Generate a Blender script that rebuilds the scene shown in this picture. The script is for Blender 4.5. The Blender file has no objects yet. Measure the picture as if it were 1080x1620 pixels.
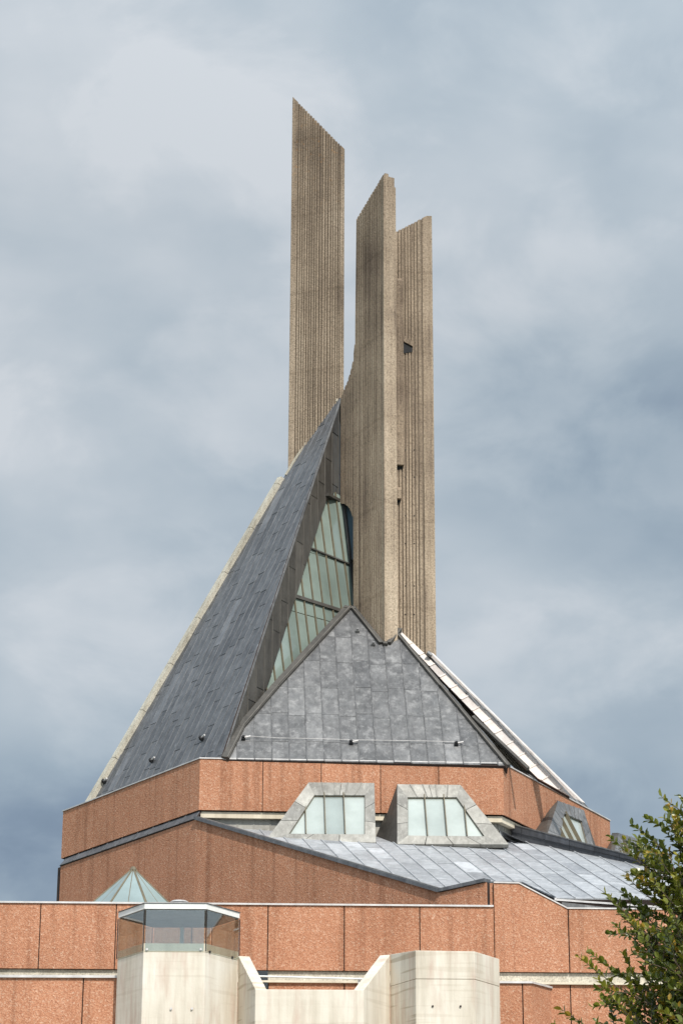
import bpy, bmesh, math, random
from math import radians, cos, sin, pi, tan, sqrt
from mathutils import Vector, Matrix, noise
random.seed(7)
scn = bpy.context.scene
col = scn.collection
# ------------------------------------------------------------------ camera (surveyed from the photograph)
F, PITCH, ROLL = 3691.75, 0.341149, 0.00414264
CAM = Vector((0, 0, 1.6))
cd = bpy.data.cameras.new('camera'); cam = bpy.data.objects.new('camera', cd); col.objects.link(cam)
cd.sensor_fit = 'VERTICAL'; cd.sensor_height = 36; cd.lens = 36*F/1620; cd.clip_end = 20000; cd.clip_start = .1
cam.matrix_world = Matrix.Translation(CAM) @ Matrix.Rotation(pi/2+PITCH, 4, 'X') @ Matrix.Rotation(ROLL, 4, 'Z')
scn.camera = cam

def ray(x, y):
    X, Y = x-540, y-810
    a = X*cos(ROLL)+Y*sin(ROLL); b = -X*sin(ROLL)+Y*cos(ROLL)
    c, s = cos(PITCH), sin(PITCH)
    return Vector((a/F, c+b/F*s, s-b/F*c))
def onp(x, y, o, n):
    k = ray(x, y); return CAM + k*((o-CAM).dot(n)/k.dot(n))
def at(x, y, Y):
    k = ray(x, y); return CAM + k*(Y/k.y)
def D2(t): return Vector((cos(t), sin(t), 0))
UP = Vector((0, 0, 1))

# ------------------------------------------------------------------ materials
def mat(name, rough=.7, metal=0, spec=.5):
    m = bpy.data.materials.new(name); m.use_nodes = True
    nt = m.node_tree; b = nt.nodes['Principled BSDF']
    b.inputs['Roughness'].default_value = rough; b.inputs['Metallic'].default_value = metal
    b.inputs['Specular IOR Level'].default_value = spec
    return m, nt, b
def N(nt, t, **k):
    n = nt.nodes.new(t)
    for a, v in k.items():
        if a in n.inputs: n.inputs[a].default_value = v
        else: setattr(n, a, v)
    return n
def ramp(nt, fac, stops, interp='LINEAR'):
    r = nt.nodes.new('ShaderNodeValToRGB'); r.color_ramp.interpolation = interp
    e = r.color_ramp.elements
    while len(e) < len(stops): e.new(.5)
    for i, (p, c) in enumerate(stops):
        e[i].position = p; e[i].color = (c[0], c[1], c[2], 1) if hasattr(c, '__len__') else (c, c, c, 1)
    nt.links.new(fac, r.inputs[0]); return r.outputs[0]
def mix(nt, a, b, fac, mode='MIX'):
    m = nt.nodes.new('ShaderNodeMix'); m.data_type = 'RGBA'; m.blend_type = mode
    for s, v in ((m.inputs[0], fac), (m.inputs[6], a), (m.inputs[7], b)):
        if hasattr(v, 'is_linked'): nt.links.new(v, s)
        elif hasattr(v, '__len__'): s.default_value = (v[0], v[1], v[2], 1)
        else: s.default_value = v
    return m.outputs[2]
def coords(nt, scale=(1, 1, 1), rot=(0, 0, 0)):
    tc = nt.nodes.new('ShaderNodeTexCoord'); mp = nt.nodes.new('ShaderNodeMapping')
    mp.inputs['Scale'].default_value = scale; mp.inputs['Rotation'].default_value = rot
    nt.links.new(tc.outputs['Object'], mp.inputs[0]); return mp.outputs[0]
def noi(nt, vec, scale, detail=4, rough=.55):
    n = N(nt, 'ShaderNodeTexNoise', Scale=scale, Detail=detail, Roughness=rough); nt.links.new(vec, n.inputs['Vector']); return n.outputs['Fac']
def bump(nt, b, h, strength=.3, dist=.02):
    n = N(nt, 'ShaderNodeBump', Strength=strength, Distance=dist); nt.links.new(h, n.inputs['Height']); nt.links.new(n.outputs[0], b.inputs['Normal'])
def tone(nt):
    a = nt.nodes.new('ShaderNodeAttribute'); a.attribute_name = 'tone'; return a.outputs['Fac']

def make_red():
    m, nt, b = mat('red_exposed_aggregate', .88, 0, .25)
    v = coords(nt)
    def grains(scale, stops):
        vo = N(nt, 'ShaderNodeTexVoronoi', Scale=scale); nt.links.new(v, vo.inputs['Vector'])
        sep = nt.nodes.new('ShaderNodeSeparateColor'); nt.links.new(vo.outputs['Color'], sep.inputs[0])
        return ramp(nt, sep.outputs[0], stops), vo.outputs['Distance']
    st0 = [(0, (.26, .10, .056)), (.3, (.415, .183, .102)), (.65, (.49, .232, .134)), (.88, (.59, .335, .215)), (1, (.73, .56, .43))]
    g1, d1 = grains(27.0, st0); g2, d2 = grains(46.0, st0)
    c = mix(nt, g1, g2, .5)
    c = mix(nt, c, (.465, .212, .122), .36)
    big = noi(nt, v, .45, 5, .6)
    c = mix(nt, c, ramp(nt, big, [(.3, (.88, .86, .84)), (.7, (1.07, 1.07, 1.07))]), 1, 'MULTIPLY')
    st = noi(nt, coords(nt, (3, 3, .12)), 1.1, 4, .6)
    c = mix(nt, c, ramp(nt, st, [(.34, (.66, .63, .61)), (.49, (1, 1, 1)), (.62, (1, 1, 1)), (.74, (1.14, 1.16, 1.18))]), .75, 'MULTIPLY')
    c = mix(nt, c, ramp(nt, tone(nt), [(0, (.87, .86, .85)), (1, (1.07, 1.08, 1.08))]), 1, 'MULTIPLY')
    nt.links.new(c, b.inputs['Base Color'])
    bump(nt, b, mix(nt, d1, d2, .5), .6, .03)
    return m
def make_lead(name, dark, light, oxide=.35, rough=.5, metal=.35, warm=None):
    m, nt, b = mat(name, rough, metal, .5)
    def sheetco(vec):
        # every sheet weathers on its own: its tone value shifts where it samples the pattern
        sc = N(nt, 'ShaderNodeMath', operation='MULTIPLY'); nt.links.new(tone(nt), sc.inputs[0]); sc.inputs[1].default_value = 53.0
        ad = N(nt, 'ShaderNodeVectorMath', operation='ADD'); nt.links.new(vec, ad.inputs[0]); nt.links.new(sc.outputs[0], ad.inputs[1]); return ad.outputs[0]
    v0 = coords(nt); v = sheetco(v0); big = noi(nt, v, .9, 6, .65); st = noi(nt, sheetco(coords(nt, (3.2, 3.2, .5))), 1.6, 5, .65)
    c = ramp(nt, mix(nt, big, st, .5), [(.34, dark), (.62, light)])
    t = tone(nt)
    c = mix(nt, c, ramp(nt, t, [(0, (.74, .745, .76)), (.5, (1, 1, 1)), (.86, (1.13, 1.13, 1.13)), (1, (1.5, 1.5, 1.5))]), 1, 'MULTIPLY')
    ox = noi(nt, v, 3.1, 7, .7)
    k = ramp(nt, ox, [(.53, (0, 0, 0)), (.72, (1, 1, 1))])
    mm = N(nt, 'ShaderNodeMath', operation='MULTIPLY'); nt.links.new(k, mm.inputs[0]); mm.inputs[1].default_value = oxide
    c = mix(nt, c, tuple(min(.75, x*2.1) for x in light), mm.outputs[0])
    sk = noi(nt, coords(nt, (7, 7, .35)), 1.4, 5, .7)
    c = mix(nt, c, tuple(min(.7, x*1.7) for x in light), ramp(nt, sk, [(.56, (0, 0, 0)), (.72, (.5*min(1, oxide*2.2),)*3)]))
    c = mix(nt, c, tuple(x*.6 for x in dark), ramp(nt, sk, [(.26, (.5, .5, .5)), (.40, (0, 0, 0))]))
    if warm:
        w = noi(nt, v, .45, 3, .5)
        c = mix(nt, c, warm, ramp(nt, w, [(.5, (0, 0, 0)), (.7, (.6, .6, .6))]))
    nt.links.new(c, b.inputs['Base Color'])
    nt.links.new(ramp(nt, ox, [(.3, rough-.12), (.7, rough+.18)]), b.inputs['Roughness'])
    bump(nt, b, noi(nt, v, 5, 4, .6), .35, .03)
    return m
def make_concrete(name, dark, mid, light, grain=True, boards=False, strength=.35, bm=.25):
    m, nt, b = mat(name, .9, 0, .25)
    v = coords(nt)
    st = noi(nt, coords(nt, (2.2, 2.2, .18)), 1.5, 6, .65)
    big = noi(nt, v, .35, 4, .55)
    c = ramp(nt, mix(nt, st, big, .45), [(.33, dark), (.5, mid), (.68, light)])
    if grain:
        g = noi(nt, v, 22, 2, .8)
        c = mix(nt, c, ramp(nt, g, [(.3, (.6, .57, .54)), (.5, (1, 1, 1)), (.72, (1.32, 1.3, 1.26))]), .9, 'MULTIPLY')
    if boards:
        bd = noi(nt, coords(nt, (.25, .25, 5.5)), 1.3, 2, .5)
        c = mix(nt, c, ramp(nt, bd, [(.36, (.70, .66, .60)), (.41, (1, 1, 1)), (.62, (1, 1, 1)), (.66, (.9, .88, .86))]), bm, 'MULTIPLY')
        s2 = noi(nt, coords(nt, (2.4, 2.4, .5)), 1.3, 5, .6)
        c = mix(nt, c, (.47, .31, .24), ramp(nt, s2, [(.50, (0, 0, 0)), (.74, (.6, .6, .6))]))
        s3 = noi(nt, coords(nt, (3.5, 3.5, .25)), 1.6, 5, .7)
        c = mix(nt, c, (.22, .19, .15), ramp(nt, s3, [(.56, (0, 0, 0)), (.75, (.28, .28, .28))]))
    nt.links.new(c, b.inputs['Base Color'])
    bump(nt, b, noi(nt, v, 30 if grain else 12, 3, .7), strength, .02)
    return m
def make_plain(name, c, rough=.6, metal=0, var=.25):
    m, nt, b = mat(name, rough, metal)
    n = noi(nt, coords(nt), 3.0, 5, .6)
    nt.links.new(ramp(nt, n, [(.3, tuple(x*(1-var) for x in c)), (.7, tuple(min(1, x*(1+var*.6)) for x in c))]), b.inputs['Base Color'])
    return m
def make_glazing(name, c, rough=.12):
    m, nt, b = mat(name, rough, 0, .8)
    v = coords(nt)
    n = noi(nt, v, .8, 5, .6)
    cc = ramp(nt, n, [(.3, tuple(x*.8 for x in c)), (.7, tuple(min(1, x*1.12) for x in c))])
    cc = mix(nt, cc, ramp(nt, tone(nt), [(0, (.76, .79, .80)), (1, (1.14, 1.13, 1.12))]), 1, 'MULTIPLY')
    nt.links.new(cc, b.inputs['Base Color']); return m
def make_clear():
    m = bpy.data.materials.new('clear_glass'); m.use_nodes = True; nt = m.node_tree; nt.nodes.clear()
    o = nt.nodes.new('ShaderNodeOutputMaterial'); t = N(nt, 'ShaderNodeBsdfTransparent'); t.inputs[0].default_value = (.86, .90, .89, 1)
    g = N(nt, 'ShaderNodeBsdfGlossy', Roughness=.015); lw = N(nt, 'ShaderNodeLayerWeight', Blend=.5)
    pw = N(nt, 'ShaderNodeMath', operation='POWER'); nt.links.new(lw.outputs['Facing'], pw.inputs[0]); pw.inputs[1].default_value = 3
    fr = N(nt, 'ShaderNodeMath', operation='MULTIPLY_ADD'); nt.links.new(pw.outputs[0], fr.inputs[0]); fr.inputs[1].default_value = .45; fr.inputs[2].default_value = .15
    mx = nt.nodes.new('ShaderNodeMixShader'); nt.links.new(fr.outputs[0], mx.inputs[0]); nt.links.new(t.outputs[0], mx.inputs[1]); nt.links.new(g.outputs[0], mx.inputs[2])
    nt.links.new(mx.outputs[0], o.inputs[0]); return m
def make_fin():
    m, nt, b = mat('weathered_ribbed_concrete', .92, 0, .2)
    v = coords(nt)
    st = noi(nt, coords(nt, (4, 4, .1)), 1.5, 5, .65)
    big = noi(nt, v, .3, 4, .6)
    c = ramp(nt, mix(nt, st, big, .5), [(.34, (.155, .118, .09)), (.5, (.37, .295, .218)), (.68, (.52, .43, .33))])
    # algae and soot weathering that has crept down from the exposed tops
    geo = nt.nodes.new('ShaderNodeTexCoord'); sp = nt.nodes.new('ShaderNodeSeparateXYZ'); nt.links.new(geo.outputs['Object'], sp.inputs[0])
    mr = N(nt, 'ShaderNodeMapRange'); mr.inputs['From Min'].default_value = 26; mr.inputs['From Max'].default_value = 46; nt.links.new(sp.outputs['Z'], mr.inputs['Value'])
    c = mix(nt, c, (.62, .60, .60), mr.outputs[0], 'MULTIPLY')
    g = noi(nt, v, 18, 2, .85)
    c = mix(nt, c, ramp(nt, g, [(.3, (.5, .47, .44)), (.5, (1, 1, 1)), (.72, (1.35, 1.3, 1.25))]), .9, 'MULTIPLY')
    t = ramp(nt, tone(nt), [(0, (.8, .79, .78)), (1, (1.14, 1.13, 1.12))])
    c = mix(nt, c, t, 1, 'MULTIPLY')
    # pour lines between lifts
    w = N(nt, 'ShaderNodeTexWave', Scale=.10, Distortion=.25, Detail=2.0, bands_direction='Z'); nt.links.new(v, w.inputs['Vector'])
    c = mix(nt, c, ramp(nt, w.outputs['Fac'], [(0, (.7, .68, .66)), (.006, (1, 1, 1))]), .45, 'MULTIPLY')
    # orange lichen on the very tops
    li = noi(nt, v, 6, 4, .7); mr2 = N(nt, 'ShaderNodeMapRange'); mr2.inputs['From Min'].default_value = 40.5; mr2.inputs['From Max'].default_value = 49; nt.links.new(sp.outputs['Z'], mr2.inputs['Value'])
    mm = N(nt, 'ShaderNodeMath', operation='MULTIPLY'); nt.links.new(ramp(nt, li, [(.58, (0, 0, 0)), (.66, (1, 1, 1))]), mm.inputs[0]); nt.links.new(mr2.outputs[0], mm.inputs[1])
    c = mix(nt, c, (.42, .19, .04), mm.outputs[0])
    nt.links.new(c, b.inputs['Base Color'])
    bump(nt, b, g, .7, .03)
    return m
M = {}
M['red'] = make_red()
M['joint'] = make_plain('dark_joint', (.035, .022, .018), .95)
M['fin'] = make_fin()
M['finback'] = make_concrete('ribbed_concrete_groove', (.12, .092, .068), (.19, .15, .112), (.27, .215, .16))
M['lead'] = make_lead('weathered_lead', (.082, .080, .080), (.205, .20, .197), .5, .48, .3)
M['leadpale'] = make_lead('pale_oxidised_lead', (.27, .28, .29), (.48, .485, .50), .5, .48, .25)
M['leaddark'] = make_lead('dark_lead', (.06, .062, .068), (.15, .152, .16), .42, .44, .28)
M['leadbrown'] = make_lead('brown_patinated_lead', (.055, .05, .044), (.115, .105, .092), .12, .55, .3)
M['leadwarm'] = make_lead('warm_lead_cladding', (.20, .188, .165), (.37, .352, .315), .35, .55, .2)  # warm grey-brown lead of the front dormers and clerestory
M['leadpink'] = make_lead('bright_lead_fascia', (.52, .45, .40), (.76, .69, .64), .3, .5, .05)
M['cream'] = make_concrete('cream_concrete', (.42, .36, .27), (.62, .55, .43), (.74, .67, .54), False, False, .2)
M['board'] = make_concrete('cream_shuttered_concrete', (.46, .40, .315), (.64, .58, .485), (.76, .715, .63), False, True, .2)
M['board2'] = make_concrete('board_marked_concrete', (.46, .40, .315), (.64, .58, .485), (.76, .715, .63), False, True, .2, .85)
M['verge'] = make_concrete('verge_concrete', (.30, .27, .215), (.50, .46, .38), (.64, .60, .51), True)
M['metal'] = make_plain('pale_metal_coping', (.60, .57, .55), .45, .2)
M['white'] = make_plain('white_painted_metal', (.78, .77, .74), .5, 0, .1)
M['dark'] = make_plain('dark_fitting_and_shadow', (.02, .02, .022), .9)  # near-black fittings, and the painted shadows under the fin blocks
M['glaze'] = make_glazing('pale_green_glazing', (.43, .465, .435), .08)
M['glazemid'] = make_glazing('blue_green_glazing', (.28, .345, .34), .08)
M['glazedark'] = make_glazing('sea_green_glazing', (.215, .26, .23), .12)
M['glazeblue'] = make_glazing('sky_painted_glazing', (.10, .15, .19), .04)  # sky reflection put into the panes as a blue base colour
M['bar'] = make_plain('bronze_glazing_bar', (.15, .125, .08), .6)
M['clear'] = make_clear()
M['ceil'] = make_plain('grey_soffit', (.22, .22, .21), .8)
M['curb'] = make_lead('sooty_lead', (.035, .037, .042), (.075, .078, .088), .2, .5, .2)
M['door'] = make_plain('dark_door', (.03, .035, .04), .3)

# ------------------------------------------------------------------ object helpers
def link(name, me, mats, parent):
    o = bpy.data.objects.new(name, me); col.objects.link(o)
    for m in (mats if isinstance(mats, (list, tuple)) else [mats]): me.materials.append(m)
    if parent is not None:
        o.parent = parent
    return o
class MB:
    def __init__(s, org=(0, 0, 0)):
        s.bm = bmesh.new(); s.org = Vector(org); s.t = s.bm.faces.layers.float.new('tone') if False else None
        s.tones = []; s.mi = []
    def face(s, pts, tone=.5, mi=0):
        try: f = s.bm.faces.new([s.bm.verts.new(Vector(p)-s.org) for p in pts])
        except ValueError: return
        f.material_index = mi; s.tones.append((f, tone)); return f
    def prism(s, base, vec, tone=.5, mi=0, tops=None):
        # closed prism: polygon base, extruded by vec
        n = len(base)
        if n < 3: return
        top = tops or [p+vec for p in base]
        bv = [s.bm.verts.new(p-s.org) for p in base]; tv = [s.bm.verts.new(p-s.org) for p in top]
        fs = []
        try:
            fs.append(s.bm.faces.new(bv[::-1])); fs.append(s.bm.faces.new(tv))
            for i in range(n): fs.append(s.bm.faces.new((bv[i], bv[(i+1) % n], tv[(i+1) % n], tv[i])))
        except ValueError: pass
        for f in fs: f.material_index = mi; s.tones.append((f, tone))
    def box(s, o, u, v, w, tone=.5, mi=0):
        s.prism([o, o+u, o+u+v, o+v], w, tone, mi)
    def tube(s, a, b, r, r2=None, n=8, tone=.5, mi=0):
        a, b = Vector(a), Vector(b); r2 = r if r2 is None else r2
        d = (b-a).normalized(); x = d.orthogonal().normalized(); y = d.cross(x)
        A = [a+(x*cos(2*pi*i/n)+y*sin(2*pi*i/n))*r for i in range(n)]; B = [b+(x*cos(2*pi*i/n)+y*sin(2*pi*i/n))*r2 for i in range(n)]
        s.prism(A, b-a, tone, mi, B)
    def done(s, name, mats, parent=None, smooth=False, bevel=0):
        s.bm.faces.ensure_lookup_table()
        s.bm.faces.index_update()
        tv = {f.index: t for f, t in s.tones if f.is_valid}
        bmesh.ops.recalc_face_normals(s.bm, faces=s.bm.faces)
        me = bpy.data.meshes.new(name); s.bm.to_mesh(me); s.bm.free()
        at_ = me.attributes.new('tone', 'FLOAT', 'FACE')
        for i in range(len(me.polygons)): at_.data[i].value = tv.get(i, .5)
        if smooth: me.polygons.foreach_set('use_smooth', [True]*len(me.polygons))
        o = link(name, me, mats, parent)
        if bevel:
            md = o.modifiers.new('bevel', 'BEVEL'); md.width = bevel; md.segments = 2; md.limit_method = 'ANGLE'
        return o
def clip(poly, k, lo, hi):
    # poly of (u,v); keep lo<=coord k<=hi
    for sgn, lim in ((1, lo), (-1, hi)):
        out = []
        for i in range(len(poly)):
            a, b = poly[i], poly[(i+1) % len(poly)]
            da, db = sgn*(a[k]-lim), sgn*(b[k]-lim)
            if da >= 0: out.append(a)
            if (da > 0 > db) or (da < 0 < db):
                t = da/(da-db); out.append((a[0]+(b[0]-a[0])*t, a[1]+(b[1]-a[1])*t))
        poly = out
        if len(poly) < 3: return []
    # drop repeats
    q = []
    for p in poly:
        if not q or (abs(p[0]-q[-1][0])+abs(p[1]-q[-1][1])) > 1e-4: q.append(p)
    if len(q) > 2 and abs(q[0][0]-q[-1][0])+abs(q[0][1]-q[-1][1]) < 1e-4: q.pop()
    return q if len(q) > 2 else []
def parea(p): return abs(sum(p[i][0]*p[(i+1) % len(p)][1]-p[(i+1) % len(p)][0]*p[i][1] for i in range(len(p))))/2
def sheets(mb, poly, o, u, v, us, vfun, gap, depth, lap=0, roll=0, back=0, jit=.2, seed=0, mi=0, bmi=1, brights=0, rtone=.5):
    """lays separate sheets or panels over a flat polygon; us = cuts along u, vfun(i) = cuts along v in column i"""
    rnd = random.Random(seed)
    n = u.cross(v).normalized()
    if n.dot(CAM-o) < 0: n = -n
    P = [((p-o).dot(u), (p-o).dot(v)) for p in poly]
    w = lambda q, h: o+u*q[0]+v*q[1]+n*h
    if back: mb.prism([w(q, -back) for q in P], n*(back-.002), .5, bmi)
    colt = 0
    for i in range(len(us)-1):
        c0 = clip(P, 0, us[i]+gap/2, us[i+1]-gap/2)
        if c0:
            vs = vfun(i)
            for j in range(len(vs)-1):
                c = clip(c0, 1, vs[j]+(gap/2 if not lap else .002), vs[j+1]-(gap/2 if not lap else .002))
                if not c or parea(c) < .002: continue
                t = min(1, max(0, rnd.gauss(.5, jit)))
                if brights and rnd.random() < brights: t = rnd.uniform(.9, 1)
                h = depth*(1+rnd.uniform(-.15, .15))
                base = [w(q, 0) for q in c]
                tops = [w(q, h+lap*(1-(q[1]-vs[j])/(vs[j+1]-vs[j]))) for q in c]
                mb.prism(base, None, t, mi, tops)
        if roll and i:
            c = clip(P, 0, us[i]-roll/2, us[i]+roll/2)
            if c: mb.prism([w(q, 0) for q in c], n*(depth+lap+roll*.7), rtone, mi)
def frange(a, b, s):
    r = [a]
    while r[-1] < b: r.append(r[-1]+s)
    return r
def stagger(a, b, s, seed, r=.12):
    def f(i):
        q = random.Random(seed*100+i); x = a-q.random()*s if seed % 2 else a-(.5*s if i % 2 else 0)-q.random()*r*s
        out = [x]
        while out[-1] < b: out.append(out[-1]+s*(1+q.uniform(-r, r)))
        return out
    return f
def root(name, loc, label, cat, group=None):
    o = bpy.data.objects.new(name, None); col.objects.link(o); o.location = loc; o.empty_display_size = .5
    o['label'] = label; o['category'] = cat
    if group: o['group'] = group
    return o

# ------------------------------------------------------------------ the cathedral: surveyed frame
YAW, A0 = .056, 9.33
ZT, ZB = 18.41, 16.83
fl = Vector((-4.299, 70., 0)); uF = D2(YAW); nF = D2(YAW-pi/2)
fr = fl+uF*A0
C = (fl+fr)/2+D2(YAW+pi/2)*A0*sqrt(3)/2
cath = root('cathedral', (C.x, C.y, 0), 'hexagonal red aggregate and lead cathedral crowned by three tall concrete fins', 'church')
ORG = Vector((C.x, C.y, 0))
def part(mb, name, mats, parent=None, label=None, **k):
    o = mb.done(name, mats, parent or cath, **k)
    if label: o['label'] = label
    return o
def newmb(): return MB(ORG)
def hexpt(k, out=0):
    # corner k of the hexagon (0 = front left, 1 = front right, counter-clockwise), moved outward
    r = A0+out/(sqrt(3)/2)
    p = Vector((C.x, C.y, 0))+D2(YAW-pi/2-pi/6+k*pi/3)*r
    if k % 6 == 5: p += D2(YAW-pi/3)*(.11 if out < .1 else .44)   # the left side is a little shorter than the others
    return p
Z = lambda p, z: Vector((p.x, p.y, z))

# parapet: six bands of red panels
FACE = ['front', 'right', 'right_back', 'back', 'left_back', 'left']
parapet_labels = {0: 'brightly lit front parapet band of the hexagon', 1: 'right parapet band receding behind the lead dormers', 5: 'shaded left parapet band of the hexagon'}
for k in range(6):
    a, b = hexpt(k), hexpt(k+1); u = (b-a).normalized(); n = u.cross(UP); n = n if n.dot(a-C) > 0 else -n
    mb = newmb()
    L = (b-a).length
    ai, bi = hexpt(k, -.32), hexpt(k+1, -.32)
    mb.prism([Z(hexpt(k, -.05), ZB), Z(hexpt(k+1, -.05), ZB), Z(bi, ZB), Z(ai, ZB)], UP*(ZT-ZB-.012), .5, 1)
    cuts = {0: [0, 1.93, 3.72, 5.54, 7.33, L], 5: [0, 2.3, 4.7, 7.0, L]}.get(k, [0, 3.3, 6.3, L])
    for i in range(len(cuts)-1):
        u0, u1 = cuts[i]+(.012 if i else 0), cuts[i+1]-(.012 if i < len(cuts)-2 else 0)
        p = a+u*u0; q = a+u*u1
        bev = .05/ sqrt(3)
        pi_ = p-n*.049+(u*bev if i == 0 else Vector()); qi = q-n*.049-(u*bev if i == len(cuts)-2 else Vector())
        mb.prism([Z(p, ZB-.02), Z(q, ZB-.02), Z(qi, ZB-.02), Z(pi_, ZB-.02)], UP*(ZT-ZB+.005), random.uniform(.2, .8))
    part(mb, 'parapet_wall', [M['red'], M['joint']], label=parapet_labels.get(k))
    mb = newmb()
    mb.prism([Z(hexpt(k, .035), ZT-.008), Z(hexpt(k+1, .035), ZT-.008), Z(hexpt(k+1, -.36), ZT-.008), Z(hexpt(k, -.36), ZT-.008)], UP*.035)
    part(mb, 'coping', M['metal'])
    # cream beam tucked under the parapet
    if k != 5:
        mb = newmb()
        mb.prism([Z(hexpt(k, -.10), ZB-.235), Z(hexpt(k+1, -.10), ZB-.235), Z(hexpt(k+1, -.30), ZB-.235), Z(hexpt(k, -.30), ZB-.235)], UP*.185)
        part(mb, 'ring_beam', M['cream'])
    # lead-clad clerestory wall below
    if k != 5:
        mb = newmb()
        a2, b2 = hexpt(k, -.32), hexpt(k+1, -.32)
        poly = [Z(a2, 13.2), Z(b2, 13.2), Z(b2, ZB-.02), Z(a2, ZB-.02)]
        sheets(mb, poly, Z(a2, 0), u, UP, frange(0, L, .5), lambda i: [13, 15.2, 16.0, 17], .012, .03, .012, .03, back=.1, seed=40+k)
        part(mb, 'clerestory_wall', [M['leadwarm'], M['joint']])

# left lower wall + lead flashing
for k in (5, 4, 3, 2):
    a, b = hexpt(k, .13), hexpt(k+1, .13); u = (b-a).normalized(); L = (b-a).length
    mb = newmb(); zt2 = 16.50
    cuts = [0, 1.45, 3.0, 4.7, 6.3, 7.6, L]
    n = u.cross(UP); n = n if n.dot(a-C) > 0 else -n
    mb.prism([Z(hexpt(k, .08), 0), Z(hexpt(k+1, .08), 0), Z(hexpt(k+1, -.3), 0), Z(hexpt(k, -.3), 0)], UP*(zt2-.01), .5, 1)
    for i in range(len(cuts)-1):
        p = a+u*(cuts[i]+(.004 if i else 0)); q = a+u*(cuts[i+1]-(.004 if i < len(cuts)-2 else 0))
        pi_ = p-n*.048+(u*.028 if i == 0 else Vector()); qi = q-n*.048-(u*.028 if i == len(cuts)-2 else Vector())
        mb.prism([Z(p, 0), Z(q, 0), Z(qi, 0), Z(pi_, 0)], UP*zt2, random.uniform(.35, .7))
    part(mb, 'lower_wall', [M['red'], M['joint']], label='plain red wall under the left parapet band' if k == 5 else None)
    if k == 5:
        mb = newmb()
        p0, p1 = Z(hexpt(k, .16), zt2+.004), Z(hexpt(k+1, .16), zt2+.004); q0, q1 = Z(hexpt(k, -.16), ZB+.06), Z(hexpt(k+1, -.16), ZB+.06)
        vv = ((q0-p0)-((q0-p0).dot(u))*u); H = vv.length; vv.normalize()
        sheets(mb, [p0, p1, q1, q0], p0, u, vv, frange(0, L, 1.02), lambda i: [-1, 3], .02, .02, 0, .035, back=.05, seed=3)
        part(mb, 'lead_flashing', [M['leaddark'], M['joint']], label='dark sloping lead strip below the left parapet')

# ------------------------------------------------------------------ great roofs
flT = Z(fl, ZT); frT = Z(fr, ZT); midT = (flT+frT)/2
Q0 = onp(350, 1198, flT, nF); nD = D2(YAW-pi/6); uD = D2(YAW+pi/3)
P = onp(538, 630, Q0, nD)
eL = D2(YAW-pi/3)
nA = eL.cross(P-Q0).normalized()
if nA.dot(CAM-P) < 0: nA = -nA
pA = lambda x, y: onp(x, y, Q0, nA)
vA = nA.cross(eL).normalized(); vA = vA if vA.z > 0 else -vA
A3 = pA(455, 745)
polyA = [pA(138, 1275), pA(146, 1268), pA(448, 757), pA(456, 748), pA(524, 640), P, Q0, pA(345, 1204)]
mb = newmb()
sheets(mb, polyA, Q0, eL, vA, frange(-8.6, .6, .44), stagger(-.3, 18, 1.9, 5, .2), .012, .014, .010, .014, back=.04, seed=11, jit=.22, rtone=1.0)
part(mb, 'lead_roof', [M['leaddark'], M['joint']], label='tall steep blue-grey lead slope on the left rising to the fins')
# concrete verge on its left edge, two straight lengths
def strip_on(mb, pts, width, out, back, nrm, tone=.5, mi=0, lens=None, gap=.012, seed=0):
    """bar of rectangular section laid along pts (3D) on a plane of normal nrm, cut into lengths"""
    rnd = random.Random(seed)
    for a, b in zip(pts, pts[1:]):
        d = (b-a).normalized(); s = nrm.cross(d).normalized(); L = (b-a).length
        cuts = [0, L] if not lens else [min(L, x) for x in frange(0, L, lens)]
        for i in range(len(cuts)-1):
            if cuts[i+1]-cuts[i] < .05: continue
            g = gap if lens else 0
            p = a+d*cuts[i]; q = a+d*(cuts[i+1]-g)
            mb.prism([p-nrm*back, q-nrm*back, q+s*width-nrm*back, p+s*width-nrm*back], nrm*(out+back), rnd.random() if lens else tone, mi)
mb = newmb()
s_ = nA.cross(pA(448, 752)-pA(140, 1268)).normalized(); sg = -1 if s_.x > 0 else 1
strip_on(mb, [pA(143, 1278), pA(451, 757)][::1], .33*sg, .16, .5, nA, lens=1.9, seed=1, gap=.02)
part(mb, 'verge_beam', M['verge'], label='pale concrete edge beam along the left skyline of the tall roof')
mb = newmb()
strip_on(mb, [pA(454, 752), pA(526, 634)], .12*sg, .06, .2, nA, lens=1.9, seed=2)
strip_on(mb, [pA(521, 633), pA(536, 632)], -.10*sg, .06, .2, nA)
part(mb, 'verge_flashing', M['verge'])
# dark face D
pD = lambda x, y: onp(x, y, Q0, nD)
polyD = [pD(351, 1200), P, pD(540, 634), pD(540, 797), pD(516, 789), pD(425, 1076), pD(405, 1126), pD(378, 1166), pD(358, 1200)]
mb = newmb()
sheets(mb, polyD, Q0, uD, UP, frange(0, 9, .52), stagger(-1, 17, 2.15, 4, .2), .012, .02, .014, .018, back=.02, seed=5, jit=.25, rtone=1.0)
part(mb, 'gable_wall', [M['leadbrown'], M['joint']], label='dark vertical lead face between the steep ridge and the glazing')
mb = newmb()
for a, b in ((pD(351, 1199), P),):
    d = (b-a).normalized(); s = nD.cross(d).normalized(); s = s if s.z < 0 else -s
    mb.prism([a, b, b+s*.05, a+s*.05], nD*.05)
part(mb, 'ridge_roll', M['lead'])
# little gutter box on D above the glazing
mb = newmb(); g0, g1 = pD(514, 785), pD(540, 799)
mb.prism([g0, g1, g1+nD*.16, g0+nD*.16], UP*.10); part(mb, 'gutter_box', M['leadbrown'])

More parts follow.
